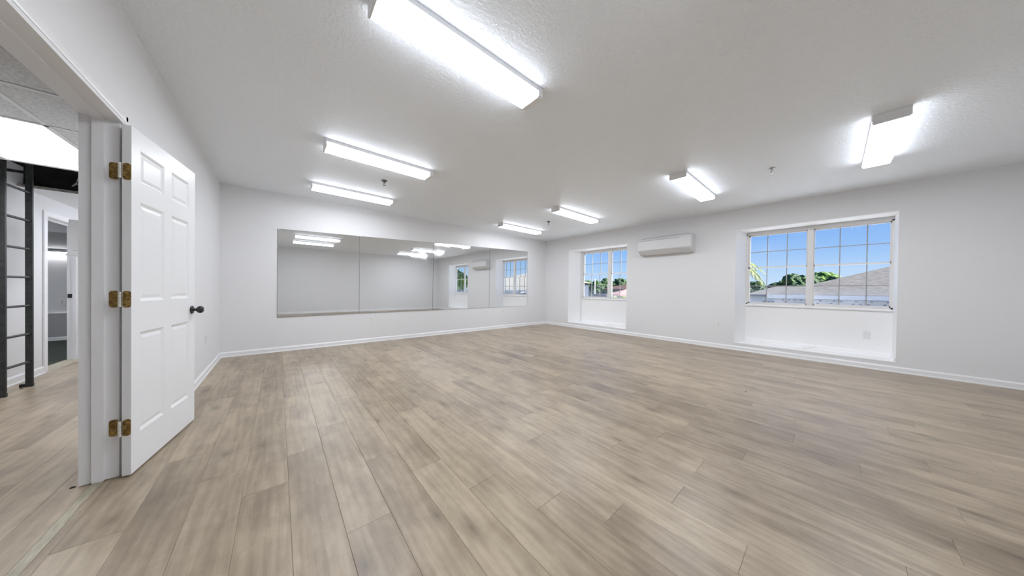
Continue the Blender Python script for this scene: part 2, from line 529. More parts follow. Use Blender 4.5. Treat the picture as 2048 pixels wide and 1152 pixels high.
struct('trim_4', MB().prism([(HALLX-0.16, 0.0), (HALLX-0.145, 0.008), (HALLX-0.03, 0.008), (HALLX, 0.0), (HALLX, -0.003), (HALLX-0.16, -0.003)], 'y', 6.44, 7.28), M['strip'], 'wood threshold of the far doorway')

# ------------------------------------------------------------------ ceiling and walls of the room
struct('ceiling', MB().box(XL-0.02, XR+0.5, YR-0.2, YB+0.2, HC, HC+0.16), M['ceil'], 'white sprayed-texture ceiling')
struct('wall_back', MB().box(XL-0.142, XR+0.5, YB, YB+0.12, 0, HC), M['wall'], 'white wall with the mirrors')
struct('wall_rear', MB().box(XL-0.142, XR+0.5, YR-0.12, YR, 0, HC), M['wall'], 'white wall behind the camera')
wl = MB()
wl.box(XH, XL, YR, DY0-0.02, 0, TOP)
wl.box(XH, XL, DY1+0.02, YB, 0, TOP)
wl.box(XH, XL, DY0-0.02, DY1+0.02, DZ+0.02, TOP)
struct('wall_left', wl, M['wall'], 'white wall with the open door')

XW = 7.12                        # inner face of the window frames
LEDGE, RTOP, SILL, FTOP = 0.145, 2.303, 0.884, 2.262
WIN = [  # recess y-right, y-left at the room face ; y-left at the window ; frame right ; mullion
    dict(n=1, yr=3.402, yl=5.236, yli=5.01, ml=4.154, mr=4.052, cl=[4.690, 4.415], crr=[3.800, 3.550]),
    dict(n=2, yr=-0.598, yl=1.237, yli=1.128, ml=0.304, mr=0.227, cl=[0.826, 0.560], crr=[-0.066, -0.345]),
]
wr = MB()
edges = [YR, WIN[1]['yr'], WIN[1]['yl'], WIN[0]['yr'], WIN[0]['yl'], YB]
XO = XR + 0.47
for a, b in ((edges[0], edges[1]), (edges[2], edges[3]), (edges[4], edges[5])):
    wr.box(XR, XO, a, b, 0, HC)
for W in WIN:
    a, b = W['yr'], W['yl']
    wr.box(XR, XO, a, b, 0, LEDGE-0.012)
    wr.box(XR, XO, a, b, RTOP+0.012, HC)
    wr.box(7.115, XO, a, b, LEDGE-0.012, SILL-0.03)      # apron below the window
    wr.box(7.12, XO, a, b, FTOP, RTOP+0.012)
    wr.prism([(XR+0.012, b-0.001), (XO, b), (XO, W['yli']+0.001), (7.115, W['yli']+0.001), (XR+0.012, b-0.002)], 'z', LEDGE-0.012, RTOP+0.012)
struct('wall_right', wr, M['wall'], 'white wall with two deep window recesses')

# baseboards: chamfered profile with a shoe
def bb_profile(t=0.014, h=0.083):
    return [(0, 0), (t+0.006, 0), (t+0.006, 0.010), (t, 0.018), (t, h-0.018), (t*0.55, h-0.006), (t*0.35, h), (0, h)]
def bb(name, axis, wallpos, sgn, a0, a1, label, z0=0.0, h=0.083):
    mb = MB()
    prof = [(wallpos + sgn*d, z0 + z) for d, z in bb_profile(h=h)]
    mb.prism(prof, 'y' if axis == 'y' else 'x', a0, a1)
    return struct(name, mb, M['trim'], label)
bb('baseboard_left', 'y', XL, 1, DY1+0.085, YB, 'white baseboard along the left wall')
bb('baseboard_left_near', 'y', XL, 1, YR, DY0-0.085, 'white baseboard along the left wall by the camera')
bb('baseboard_back', 'x', YB, -1, XL, XR, 'white baseboard below the mirrors')
bb('baseboard_right', 'y', XR, -1, YR, YB, 'white baseboard below the windows')
bb('baseboard_rear', 'x', YR, 1, XL, XR, 'white baseboard along the rear wall')

# ------------------------------------------------------------------ windows
def make_window(W):
    n = W['n']
    root = empty('window_%d' % n); root['kind'] = 'structure'
    root['label'] = ('double sliding-sash window in the recess near the mirror corner' if n == 1 else 'wide double sash window in the near recess with grey roof outside')
    yr, yl, yli = W['yr'], W['yl'], W['yli']
    # linings of the recess
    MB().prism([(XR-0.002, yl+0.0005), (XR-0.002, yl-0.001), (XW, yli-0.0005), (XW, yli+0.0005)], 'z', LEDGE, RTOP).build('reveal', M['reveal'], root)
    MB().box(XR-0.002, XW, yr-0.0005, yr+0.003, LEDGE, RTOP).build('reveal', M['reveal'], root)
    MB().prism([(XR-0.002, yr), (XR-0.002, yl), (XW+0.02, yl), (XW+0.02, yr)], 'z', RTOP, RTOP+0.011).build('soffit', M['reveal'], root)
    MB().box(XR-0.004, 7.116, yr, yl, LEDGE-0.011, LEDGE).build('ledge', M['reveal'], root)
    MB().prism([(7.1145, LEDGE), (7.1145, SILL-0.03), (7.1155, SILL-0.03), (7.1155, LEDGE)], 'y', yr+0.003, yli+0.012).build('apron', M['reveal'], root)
    # white sill board
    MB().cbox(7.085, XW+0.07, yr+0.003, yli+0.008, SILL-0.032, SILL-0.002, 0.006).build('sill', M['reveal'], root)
    # baseboard on the ledge
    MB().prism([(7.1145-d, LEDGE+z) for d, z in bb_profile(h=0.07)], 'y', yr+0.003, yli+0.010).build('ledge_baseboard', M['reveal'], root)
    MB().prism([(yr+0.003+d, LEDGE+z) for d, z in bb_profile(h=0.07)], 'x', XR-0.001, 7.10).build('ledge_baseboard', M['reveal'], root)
    # main frame
    f0, f1 = yr+0.003, yli-0.001
    fr = MB()
    x0, x1 = XW-0.002, XW+0.07
    fr.box(x0, x1, f0, f0+0.022, SILL, FTOP)
    fr.box(x0, x1, f1-0.022, f1, SILL, FTOP)
    fr.box(x0, x1, f0, f1, SILL-0.002, SILL+0.022)
    fr.box(x0, x1, f0, f1, FTOP-0.02, FTOP)
    fr.build('frame', M['alu'], root)
    MB().cbox(XW-0.012, XW+0.07, W['mr']-0.0, W['ml']+0.0, SILL+0.001, FTOP-0.001, 0.008).build('mullion', M['alu'], root)
    MB().cbox(XW-0.022, XW+0.0, (W['mr']+W['ml'])/2-0.028, (W['mr']+W['ml'])/2+0.018, FTOP-0.035, FTOP-0.006, 0.004).build('latch', M['plastic'], root)
    MB().cbox(XW-0.014, XW+0.02, f1-0.03, f1-0.008, FTOP-0.05, FTOP-0.012, 0.004).build('latch', M['plastic'], root)
    MID = 1.602
    for side in (0, 1):
        a, b = (W['ml'], f1-0.022) if side == 0 else (f0+0.022, W['mr'])
        cols = W['cl'] if side == 0 else W['crr']
        for low in (0, 1):
            z0, z1 = (SILL+0.022, MID+0.012) if low else (MID-0.012, FTOP-0.02)
            xs0, xs1 = (XW+0.004, XW+0.024) if low else (XW+0.030, XW+0.050)
            st = 0.030 if side == 0 else 0.012
            s = MB()
            s.box(xs0, xs1, a, a+0.012, z0, z1)
            s.box(xs0, xs1, b-st, b, z0, z1)
            s.box(xs0, xs1, a, b, z0, z0+0.024)
            s.box(xs0, xs1, a, b, z1-0.024, z1)
            sash = s.build('sash', M['alu'], root)
            ga, gb, gz0, gz1 = a+0.012, b-st, z0+0.024, z1-0.024
            mz = 1.245 if low else 1.905
            cs = [c for c in cols if ga+0.02 < c < gb-0.02]
            for c in cs:
                MB().box(xs0+0.002, xs1-0.002, c-0.006, c+0.006, gz0, gz1).build('muntin', M['muntin'], sash)
            MB().box(xs0+0.003, xs1-0.003, ga, gb, mz-0.006, mz+0.006).build('muntin', M['muntin'], sash)
            ys = [ga] + sorted(cs) + [gb]
            for i in range(len(ys)-1):
                for j, (p, q) in enumerate(((gz0, mz), (mz, gz1))):
                    hz = low and j == 0
                    ym, zm = (ys[i]+ys[i+1])/2, (p+q)/2
                    hw, hh = (ys[i+1]-ys[i])/2, (q-p)/2
                    xm = (xs0+xs1)/2
                    MB().box(-0.0015, 0.0015, -hw, hw, -hh, hh).build('pane', M['glass_haze' if hz else 'glass'], sash, loc=(xm, ym, zm))
            if low:
                MB().cbox(xs0-0.012, xs0, a+0.10, a+0.17, z0-0.004, z0+0.012, 0.003).build('lift', M['plastic'], sash)
    return root
for W in WIN: make_window(W)

# ------------------------------------------------------------------ doorway and door
jm = struct('trim_1', None, None, 'white painted door frame around the open doorway')
def jamb(y0, y1, sgn):
    mb = MB()
    mb.box(XH-0.002, XL-0.010, y0, y1, 0.004, DZ)
    mb.build('jamb', M['trim'], jm)
jamb(DY1, DY1+0.02, -1); jamb(DY0-0.02, DY0, 1)
MB().box(XH-0.002, XL+0.002, DY0-0.02, DY1+0.02, DZ, DZ+0.02).build('head_jamb', M['trim'], jm)
# stops
MB().box(-0.792, -0.752, DY1-0.012, DY1, 0.004, DZ-0.012).build('stop', M['trim'], jm)
MB().box(-0.792, -0.752, DY0, DY0+0.012, 0.004, DZ-0.012).build('stop', M['trim'], jm)
MB().box(-0.792, -0.752, DY0, DY1, DZ-0.012, DZ).build('stop', M['trim'], jm)
def casing(xw, sgn):
    prof = [(0.021, 0), (0.021, 0.004), (0.030, 0.006), (0.055, 0.006), (0.068, 0.004), (0.068, 0)]
    MB().prism([(xw+sgn*t, DY1+d) for d, t in prof], 'z', 0.004, DZ+0.068).build('casing', M['trim'], jm)
    MB().prism([(xw+sgn*t, DY0-d) for d, t in prof], 'z', 0.004, DZ+0.068).build('casing', M['trim'], jm)
    MB().prism([(xw+sgn*t, DZ+d) for d, t in prof], 'y', DY0-0.068, DY1+0.068).build('casing', M['trim'], jm)
casing(XL, 1); casing(XH, -1)

DW, DH, DT = 0.790, 2.032, 0.034
dang = math.atan2(3.43136-2.65078, -0.52712+0.65110)
door = empty('door_1', (-0.65110, 2.65078, 0.012), dang)
door['kind'] = 'structure'; door['label'] = 'white six-panel door standing open against the left wall'
# local: x along the width from the hinge edge, y thickness: room-side face at y=0 and body towards +y (the wall)
PU = [(0.082, 0.341), (0.433, 0.689)]
PV = [(0.232-0.012, 0.836-0.012), (1.022-0.012, 1.622-0.012), (1.733-0.012, 1.932-0.012)]
def door_slab():
    us = [0, PU[0][0], PU[0][1], PU[1][0], PU[1][1], DW]
    vs = [0, PV[0][0], PV[0][1], PV[1][0], PV[1][1], PV[2][0], PV[2][1], DH]
    mb = MB()
    for face, sg in ((0.0, 1), (DT, -1)):
        for i in range(5):
            for j in range(7):
                u0, u1, v0, v1 = us[i], us[i+1], vs[j], vs[j+1]
                if i in (1, 3) and j in (1, 3, 5):
                    loops = [(0, 0), (0.004, 0.0018), (0.016, 0.0075), (0.021, 0.0080)]
                    for (a, d), (b, e_) in zip(loops, loops[1:]):
                        P = lambda o, dd: [(u0+o, face+sg*dd, v0+o), (u1-o, face+sg*dd, v0+o), (u1-o, face+sg*dd, v1-o), (u0+o, face+sg*dd, v1-o)]
                        mb.add(P(a, d)+P(b, e_), [(0,1,5,4),(1,2,6,5),(2,3,7,6),(3,0,4,7)])
                    o = 0.021
                    mb.add([(u0+o, face+sg*0.008, v0+o), (u1-o, face+sg*0.008, v0+o), (u1-o, face+sg*0.008, v1-o), (u0+o, face+sg*0.008, v1-o)], [(0,1,2,3)])
                else:
                    mb.add([(u0, face, v0), (u1, face, v0), (u1, face, v1), (u0, face, v1)], [(0,1,2,3)])
    mb.add([(0,0,0),(0,DT,0),(0,DT,DH),(0,0,DH)], [(0,1,2,3)])
    mb.add([(DW,0,0),(DW,DT,0),(DW,DT,DH),(DW,0,DH)], [(0,1,2,3)])
    mb.add([(0,0,0),(DW,0,0),(DW,DT,0),(0,DT,0)], [(0,1,2,3)])
    mb.add([(0,0,DH),(DW,0,DH),(DW,DT,DH),(0,DT,DH)], [(0,1,2,3)])
    me = mb.mesh('slab', M['door'])
    bm = bmesh.new(); bm.from_mesh(me)
    bmesh.ops.remove_doubles(bm, verts=bm.verts[:], dist=1e-5)
    bmesh.ops.recalc_face_normals(bm, faces=bm.faces[:])
    bm.to_mesh(me); bm.free()
    return me
link('slab', door_slab(), door)
for face, sg in ((0.008, -1), (DT-0.008, 1)):
    for u0, u1 in PU:
        for v0, v1 in PV:
            mb = MB()
            P = lambda o, d: [(u0+o, face+sg*d, v0+o), (u1-o, face+sg*d, v0+o), (u1-o, face+sg*d, v1-o), (u0+o, face+sg*d, v1-o)]
            mb.add(P(0.0215, -0.0002)+P(0.040, 0.0045), [(0,1,5,4),(1,2,6,5),(2,3,7,6),(3,0,4,7),(4,5,6,7)])
            mb.build('panel', M['door'], door)
# knobs
KU, KV = 0.737, 0.913
for sg in (-1, 1):
    c = (KU, 0 if sg < 0 else DT, KV)
    kn = MB().lathe([(0.004, 0.0), (0.0325, 0.0), (0.0325, 0.004), (0.029, 0.008), (0.014, 0.010), (0.011, 0.014)], c, (0, sg, 0), 24).build('rose', M['bronze'], door, True)
    if sg < 0:
        MB().lathe([(0.011, 0.010), (0.011, 0.026), (0.016, 0.030), (0.0245, 0.036), (0.0285, 0.045), (0.0285, 0.054), (0.024, 0.063), (0.016, 0.067), (0.002, 0.068)], c, (0, sg, 0), 24).build('knob', M['bronze'], kn, True)
MB().box(DW-0.0002, DW+0.0012, DT/2-0.012, DT/2+0.012, KV-0.028, KV+0.028).build('latch_plate', M['bronze'], door)
# hinges: a leaf on the jamb face, a barrel, a leaf on the hinge edge of the door
def rounded_rect(w_, h_, r, seg=4):
    pts = []
    for cx, cy, a0 in ((w_/2-r, h_/2-r, 0), (-w_/2+r, h_/2-r, 90), (-w_/2+r, -h_/2+r, 180), (w_/2-r, -h_/2+r, 270)):
        for k in range(seg+1):
            th = math.radians(a0 + 90*k/seg)
            pts.append((cx + r*math.cos(th), cy + r*math.sin(th)))
    return pts
Rz = Matrix.Rotation(-dang, 3, 'Z')
def to_door(p):     # world -> door local
    return Rz @ (Vector(p) - Vector((-0.65110, 2.65078, 0.012)))
for zc in (1.775, 1.038, 0.292):
    h = empty('hinge', (0, 0, 0)); h.parent = door; h['label'] = 'worn brass butt hinge with scraped paint'
    # barrel at the world position between jamb and door edge
    bx, by = -0.690, 2.6425
    lb = to_door((bx, by, zc))
    seg = MB()
    for k in range(5):
        z0 = -0.0445 + k*0.0178
        seg.lathe([(0.0052, z0+0.0006), (0.0062, z0+0.0012), (0.0062, z0+0.0166), (0.0052, z0+0.0172)], lb, (0, 0, 1), 12)
    seg.build('barrel', M['barrel'], h, True)
    # door leaf on edge x=0 (local), spans thickness
    poly = [(DT/2-0.001+p[0]*1.0, zc-0.012+p[1]) for p in rounded_rect(0.031, 0.096, 0.012)]
    lf = MB().prism(poly, 'x', -0.0018, 0.0002).build('leaf', M['brass'], h)
    for dz in (-0.030, 0.0, 0.030):
        MB().lathe([(0.0036, 0), (0.003, 0.0012)], (-0.0018, DT/2 + (0.008 if dz else -0.006), zc-0.012+dz), (-1, 0, 0), 10).build('screw', M['debris'], lf)
    # jamb leaf: on the world plane y = DY1, facing -y
    poly = [(-0.7205+p[0], zc+p[1]) for p in rounded_rect(0.034, 0.096, 0.012)]
    mb = MB().prism(poly, 'y', DY1-0.0020, DY1+0.0002)
    mb.v = [tuple(to_door(p)) for p in mb.v]
    lf = mb.build('leaf', M['brass'], h)
    # link between barrel and jamb leaf
    mb = MB().add([(-0.706, DY1-0.002, zc-0.04), (-0.702, DY1-0.002, zc-0.04), (-0.687, 2.645, zc-0.04), (-0.691, 2.643, zc-0.04), (-0.706, DY1-0.002, zc+0.04), (-0.702, DY1-0.002, zc+0.04), (-0.687, 2.645, zc+0.04), (-0.691, 2.643, zc+0.04)], [(0,3,2,1),(4,5,6,7),(0,1,5,4),(1,2,6,5),(2,3,7,6),(3,0,4,7)])
    mb.v = [tuple(to_door(p)) for p in mb.v]
    mb.build('knuckle_plate', M['barrel'], h)

# ------------------------------------------------------------------ mirrors
top_pts = [(-0.016, 2.107), (1.231, 2.149), (2.789, 2.201), (4.427, 2.255), (5.874, 2.296)]
bot_pts = [0.585, 0.598, 0.599, 0.609, 0.606]
mlabels = ['frameless wall mirror panel, leftmost of the four', 'frameless wall mirror panel, second from the left',
           'frameless wall mirror panel reflecting the wall air conditioner', 'frameless wall mirror panel nearest the window wall']
for i in range(4):
    (xa, ta), (xb, tb) = top_pts[i], top_pts[i+1]
    ba, bb_ = bot_pts[i], bot_pts[i+1]
    xa += 0.0006; xb -= 0.0006
    g = 0.0035
    t = thing('mirror_panel', mlabels[i], 'mirror', ((xa+xb)/2, YB, ba), 0, 'mirror panels along the back wall')
    ox, oz = (xa+xb)/2, ba
    y0, y1 = -0.006, -0.0008
    MB().add([(xa-ox+g, y0-0.0002, ba-oz+g), (xb-ox-g, y0-0.0002, bb_-oz+g), (xb-ox-g, y0-0.0002, tb-oz-g), (xa-ox+g, y0-0.0002, ta-oz-g)], [(0, 1, 2, 3)]).build('silvered_face', M['mirror'], t)
    mb = MB().add([(xa-ox, y0+0.0001, ba-oz), (xb-ox, y0+0.0001, bb_-oz), (xb-ox, y0+0.0001, tb-oz), (xa-ox, y0+0.0001, ta-oz),
                   (xa-ox, y1, ba-oz), (xb-ox, y1, bb_-oz), (xb-ox, y1, tb-oz), (xa-ox, y1, ta-oz)],
                  [(4,5,6,7),(0,1,5,4),(1,2,6,5),(2,3,7,6),(3,0,4,7),(0,1,2,3)])
    mb.build('glass_edge', M['mirror_edge'], t)
    for cx, cz in ((xa-ox+0.02, ta-oz-0.003), (xb-ox-0.02, tb-oz-0.003)):
        MB().cbox(cx-0.009, cx+0.009, -0.010, -0.0008, cz-0.008, cz+0.012, 0.002).build('clip', M['plastic'], t)

# ------------------------------------------------------------------ ceiling lights
LW = 0.205
def make_light(L, zd=0.083):
    """root at the ceiling, centre of the fixture; length along x"""
    t = thing('ceiling_light', 'x', 'light', (0, 0, 0))
    h = L/2
    # tray against the ceiling
    MB().prism([(-LW/2+0.004, -0.001), (LW/2-0.004, -0.001), (LW/2-0.001, -0.038), (-LW/2+0.001, -0.038)], 'x', -h+0.004, h-0.004).build('housing', M['housing'], t)
    # wrap-around lens: side walls, face (end strips of the lens stay dim: no tube behind them)
    a, b = LW/2, LW/2-0.012
    e0, e1 = -h+0.012, h-0.045
    face = MB()
    face.add([(e0,-b,-zd),(e1,-b,-zd),(e1,b,-zd),(e0,b,-zd)], [(0,1,2,3)], 0)
    for s in (-1, 1):
        face.add([(e0,s*a,-0.038),(e1,s*a,-0.038),(e1,s*a,-zd+0.010),(e0,s*a,-zd+0.010)], [(0,1,2,3)], 1)
        face.add([(e0,s*a,-zd+0.010),(e1,s*a,-zd+0.010),(e1,s*b,-zd),(e0,s*b,-zd)], [(0,1,2,3)], 1)
    face.build('lens', [M['lens'], M['lens_side']], t)
    prof = [(-a, -0.038), (-a, -zd+0.010), (-b, -zd), (b, -zd), (a, -zd+0.010), (a, -0.038)]
    MB().prism(prof, 'x', e1, h-0.004).build('lens_end', M['lens_end'], t)
    prof = [(-a-0.001, -0.001), (-a-0.001, -zd+0.009), (-b, -zd-0.001), (b, -zd-0.001), (a+0.001, -zd+0.009), (a+0.001, -0.001)]
    MB().prism(prof, 'x', -h, e0).build('end_cap', M['housing'], t)
    MB().prism(prof, 'x', h-0.004, h).build('end_cap', M['housing'], t)
    return t
lights = [
    (0.98, 1.615, 1.21, 'large fluorescent ceiling light nearest the camera, cut by the top edge of the photo'),
    (0.98, 3.625, 1.21, 'fluorescent ceiling light in the left row, second from the mirror wall'),
    (0.98, 5.215, 1.21, 'fluorescent ceiling light in the left row, closest to the mirror wall'),
    (0.98, 0.235, 1.21, 'fluorescent ceiling light above the camera, seen only in the leftmost mirror'),
    (4.745, 5.225, 1.37, 'fluorescent ceiling light in the right row, closest to the mirror corner'),
    (4.745, 3.500, 1.37, 'fluorescent ceiling light in the right row, second from the mirror corner'),
    (4.745, 1.370, 1.37, 'fluorescent ceiling light in the right row, third from the mirror corner'),
    (4.725, -0.310, 1.37, 'fluorescent ceiling light at the far right, seen end-on with grey cap'),
]
proto = {}
for x, y, L, lab in lights:
    if L not in proto:
        t = make_light(L); proto[L] = t
    else:
        t = copy_tree(proto[L])
    t.location = (x, y, HC)
    tag(t, lab, 'light', 'wraparound fluorescent ceiling lights')

# ------------------------------------------------------------------ sprinklers
def make_sprinkler(dark):
    t = thing('fire_sprinkler', 'x', 'sprinkler')
    m = M['dkmetal'] if dark else M['chrome']
    MB().lathe([(0.004, 0), (0.040, -0.001), (0.039, -0.006), (0.030, -0.014), (0.012, -0.016)], (0, 0, 0), seg=24).build('escutcheon', m, t, True)
    MB().lathe([(0.011, -0.012), (0.011, -0.030), (0.014, -0.031), (0.014, -0.038), (0.006, -0.040)], (0, 0, 0), seg=14).build('body', m, t, True)
    yk = MB()
    for s in (-1, 1):
        yk.tube([(s*0.010, 0, -0.036), (s*0.016, 0, -0.048), (s*0.012, 0, -0.062), (s*0.001, 0, -0.072)], 0.0028, 8)
    yk.build('yoke', m, t, True)
    MB().lathe([(0.002, -0.070), (0.019, -0.0715), (0.019, -0.0735), (0.002, -0.075)], (0, 0, 0), seg=16).build('deflector', m, t, True)
    return t
for i, (x, y, dark, lab) in enumerate([(1.190, 4.345, True, 'dark fire sprinkler between the two left ceiling lights'),
                                       (4.795, 0.530, False, 'chrome fire sprinkler beside the far right ceiling light'),
                                       (4.790, 4.330, True, 'small fire sprinkler between the two farthest right ceiling lights')]):
    s = make_sprinkler(dark); s.location = (x, y, HC)
    tag(s, lab, 'sprinkler', 'ceiling fire sprinklers')

# ------------------------------------------------------------------ air conditioner
ac = thing('air_conditioner', 'white wall-mounted split air conditioner between the two windows', 'air conditioner', (XR, 2.465, 1.955))
A0, A1 = -0.555, 0.565        # along y (near end negative)
prof = [(0, 0.012), (0, 0.378), (-0.02, 0.385), (-0.17, 0.385), (-0.215, 0.368), (-0.236, 0.315), (-0.240, 0.12), (-0.225, 0.085), (-0.10, 0.004), (-0.03, 0.0)]
MB().prism(prof, 'y', A0+0.018, A1-0.018).build('body', M['acbody'], ac)
for s, a in ((-1, A0), (1, A1)):
    b = a - s*0.018
    inner = [(p[0]*0.985-0.001, 0.006+p[1]*0.975) for p in prof]
    mb = MB()
    n = len(prof)
    mb.add([(p[0], b, p[1]) for p in prof] + [(p[0]*0.96, a - s*0.004, 0.008+p[1]*0.96) for p in prof] + [(p[0]*0.9, a, 0.02+p[1]*0.9) for p in prof],
           [tuple(range(2*n, 3*n))] + [(i, (i+1) % n, n+(i+1) % n, n+i) for i in range(n)] + [(n+i, n+(i+1) % n, 2*n+(i+1) % n, 2*n+i) for i in range(n)])
    mb.build('end_cover', M['acbody'], ac)
MB().cbox(-0.2455, -0.236, A0+0.022, A1-0.006, 0.105, 0.318, 0.003).build('front_panel', M['acbody'], ac)
MB().box(-0.239, -0.232, A0+0.24, A1-0.012, 0.319, 0.327).build('panel_gap', M['acdark'], ac)
lv = MB().prism([(-0.232, 0.083), (-0.226, 0.080), (-0.115, 0.006), (-0.121, 0.006)], 'y', A0+0.21, A1-0.05).build('louver', M['acbody'], ac)
MB().prism([(-0.226, 0.0855), (-0.223, 0.0825), (-0.219, 0.080), (-0.222, 0.083)], 'y', A0+0.20, A1-0.04).build('louver_gap', M['acdark'], ac)
MB().prism([(-0.118, 0.0045), (-0.112, 0.001), (-0.106, 0.0005), (-0.112, 0.004)], 'y', A0+0.20, A1-0.04).build('louver_gap', M['acdark'], ac)
MB().box(-0.10, -0.065, A0-0.0006, A0+0.0006, 0.290, 0.355).build('rating_label', M['socket'], ac)
gr = MB()
for k in range(10): gr.box(-0.18+k*0.016, -0.174+k*0.016, A0+0.06, A1-0.06, 0.3845, 0.3875)
gr.build('top_grille', M['acdark'], ac)

# ------------------------------------------------------------------ outlets and plates
def make_outlet():
    """faces -y in local space, origin on the wall at the plate centre"""
    t = thing('power_outlet', 'x', 'outlet')
    MB().cbox(-0.036, 0.036, -0.0062, -0.0003, -0.0585, 0.0585, 0.0025).build('plate', M['plastic'], t)
    for s in (-1, 1):
        k = MB().prism([(x_, s*0.0195+z_) for x_, z_ in rounded_rect(0.034, 0.028, 0.009)], 'y', -0.0078, -0.0055).build('socket', M['socket'], t)
        sl = MB()
        sl.box(-0.0085, -0.0055, -0.0083, -0.0076, s*0.0195-0.003, s*0.0195+0.0075)
        sl.box(0.0050, 0.0085, -0.0083, -0.0076, s*0.0195-0.002, s*0.0195+0.0065)
        sl.lathe([(0.0028, 0), (0.0026, 0.0007)], (0, -0.0076, s*0.0195-0.008), (0, -1, 0), 8)
        sl.build('slot', M['slot'], k)
    MB().lathe([(0.003, 0), (0.0025, 0.001)], (0, -0.0062, 0), (0, -1, 0), 8).build('screw', M['chrome'], t)
    return t
outs = [((1.463, YB, 0.463), 0, 'white power outlet on the back wall below the second mirror'),
        ((4.365, YB, 0.487), 0, 'white power outlet below the third mirror panel, left of the pair'),
        ((4.909, YB, 0.477), 0, 'white power outlet below the fourth mirror panel, right of the pair'),
        ((XR, 5.376, 0.490), -math.pi/2, 'white power outlet beside the corner window recess'),
        ((XR, 1.483, 0.474), -math.pi/2, 'white power outlet below the air conditioner between the windows'),
        ((XL, 5.097, 0.452), math.pi/2, 'white power outlet on the left wall behind the open door'),
        ((1.56, YR, 0.488), math.pi, 'white power outlet on the rear wall seen in the leftmost mirror'),
        ((5.04, YR, 0.496), math.pi, 'white power outlet on the rear wall seen in the second mirror')]
o0 = None
for loc, rz, lab in outs:
    o = make_outlet() if o0 is None else copy_tree(o0)
    if o0 is None: o0 = o
    o.location = loc; o.rotation_euler = (0, 0, rz)
    tag(o, lab, 'outlet', 'wall power outlets')
bp = thing('blank_wall_plate', 'white blank cover plate under the near window', 'wall plate', (7.1145, -0.358, 0.460), -math.pi/2)
MB().cbox(-0.036, 0.036, -0.006, -0.0002, -0.062, 0.062, 0.0025).build('plate', M['plastic'], bp)
for s in (-1, 1):
    MB().lathe([(0.003, 0), (0.0025, 0.001)], (0, -0.006, s*0.042), (0, -1, 0), 8).build('screw', M['socket'], bp)
# cable stubs lying on the ledges
def stub(name, label, y, z, flip=1):
    mb = MB()
    pts = [(7.09, y, LEDGE+0.03), (7.065, y+0.02*flip, LEDGE+0.045), (7.045, y+0.06*flip, LEDGE+0.035), (7.05, y+0.09*flip, LEDGE+0.016), (7.06, y+0.12*flip, LEDGE+0.006), (7.04, y+0.16*flip, LEDGE+0.006)]
    mb.tube(pts, 0.006, 8)
    o = mb.build(name, M['plastic'], smooth=True)
    return tag(o, label, 'cable')
stub('cable_stub', 'short white cable stub on the near window ledge', 0.17, 0)
stub('cable_stub', 'short white cable stub on the corner window ledge', 3.98, 0)

# ------------------------------------------------------------------ the hall beyond the door
wh = MB()
D2a, D2b, D2z = 6.435, 7.285, 1.966
wh.box(HALLX-0.13, HALLX, 0.4, D2a-0.018, 0, TOP)
wh.box(HALLX-0.13, HALLX, D2b+0.018, 10.2, 0, TOP)
wh.box(HALLX-0.13, HALLX, D2a-0.018, D2b+0.018, D2z+0.018, TOP)
struct('wall_hall_left', wh, M['wall'], 'white hall wall behind the black ladder')
struct('wall_hall_end', MB().box(HALLX, XH, 7.9, 8.0, 0, TOP), M['wall'], 'white end wall of the hall')
struct('wall_hall_near', MB().box(HALLX, XH, 0.4, 0.5, 0, TOP), M['wall'], 'white near end wall of the hall')
struct('wall_hall_right', MB().box(XH, XH+0.14, YB+0.12, 8.0, 0, TOP), M['wall'], 'white hall wall past the big room')
bb('baseboard_hall', 'y', HALLX, 1, 0.5, D2a-0.075, 'white baseboard behind the ladder', h=0.095)
t2 = struct('trim_2', None, None, 'white door frame of the far doorway with black strike plate')
for a, b in ((D2a-0.018, D2a), (D2b, D2b+0.018)):
    MB().box(HALLX-0.132, HALLX+0.002, a, b, 0.0085, D2z+0.018).build('jamb', M['trim'], t2)
MB().box(HALLX-0.132, HALLX+0.002, D2a, D2b, D2z, D2z+0.018).build('head_jamb', M['trim'], t2)
MB().box(HALLX-0.085, HALLX-0.050, D2b-0.012, D2b, 0.0085, D2z).build('stop', M['trim'], t2)
MB().box(HALLX-0.085, HALLX-0.050, D2a, D2b, D2z-0.012, D2z).build('stop', M['trim'], t2)
MB().cbox(HALLX, HALLX+0.014, D2a-0.072, D2a-0.006, 0.001, D2z+0.066, 0.004).build('casing', M['trim'], t2)
MB().cbox(HALLX, HALLX+0.014, D2b+0.006, D2b+0.072, 0.001, D2z+0.066, 0.004).build('casing', M['trim'], t2)
MB().cbox(HALLX, HALLX+0.014, D2a-0.006, D2b+0.006, D2z+0.006, D2z+0.066, 0.004).build('casing', M['trim'], t2)
MB().cbox(HALLX-0.126, HALLX-0.086, D2b-0.003, D2b+0.001, 0.915, 0.975, 0.001).build('strike_plate', M['bronze'], t2)

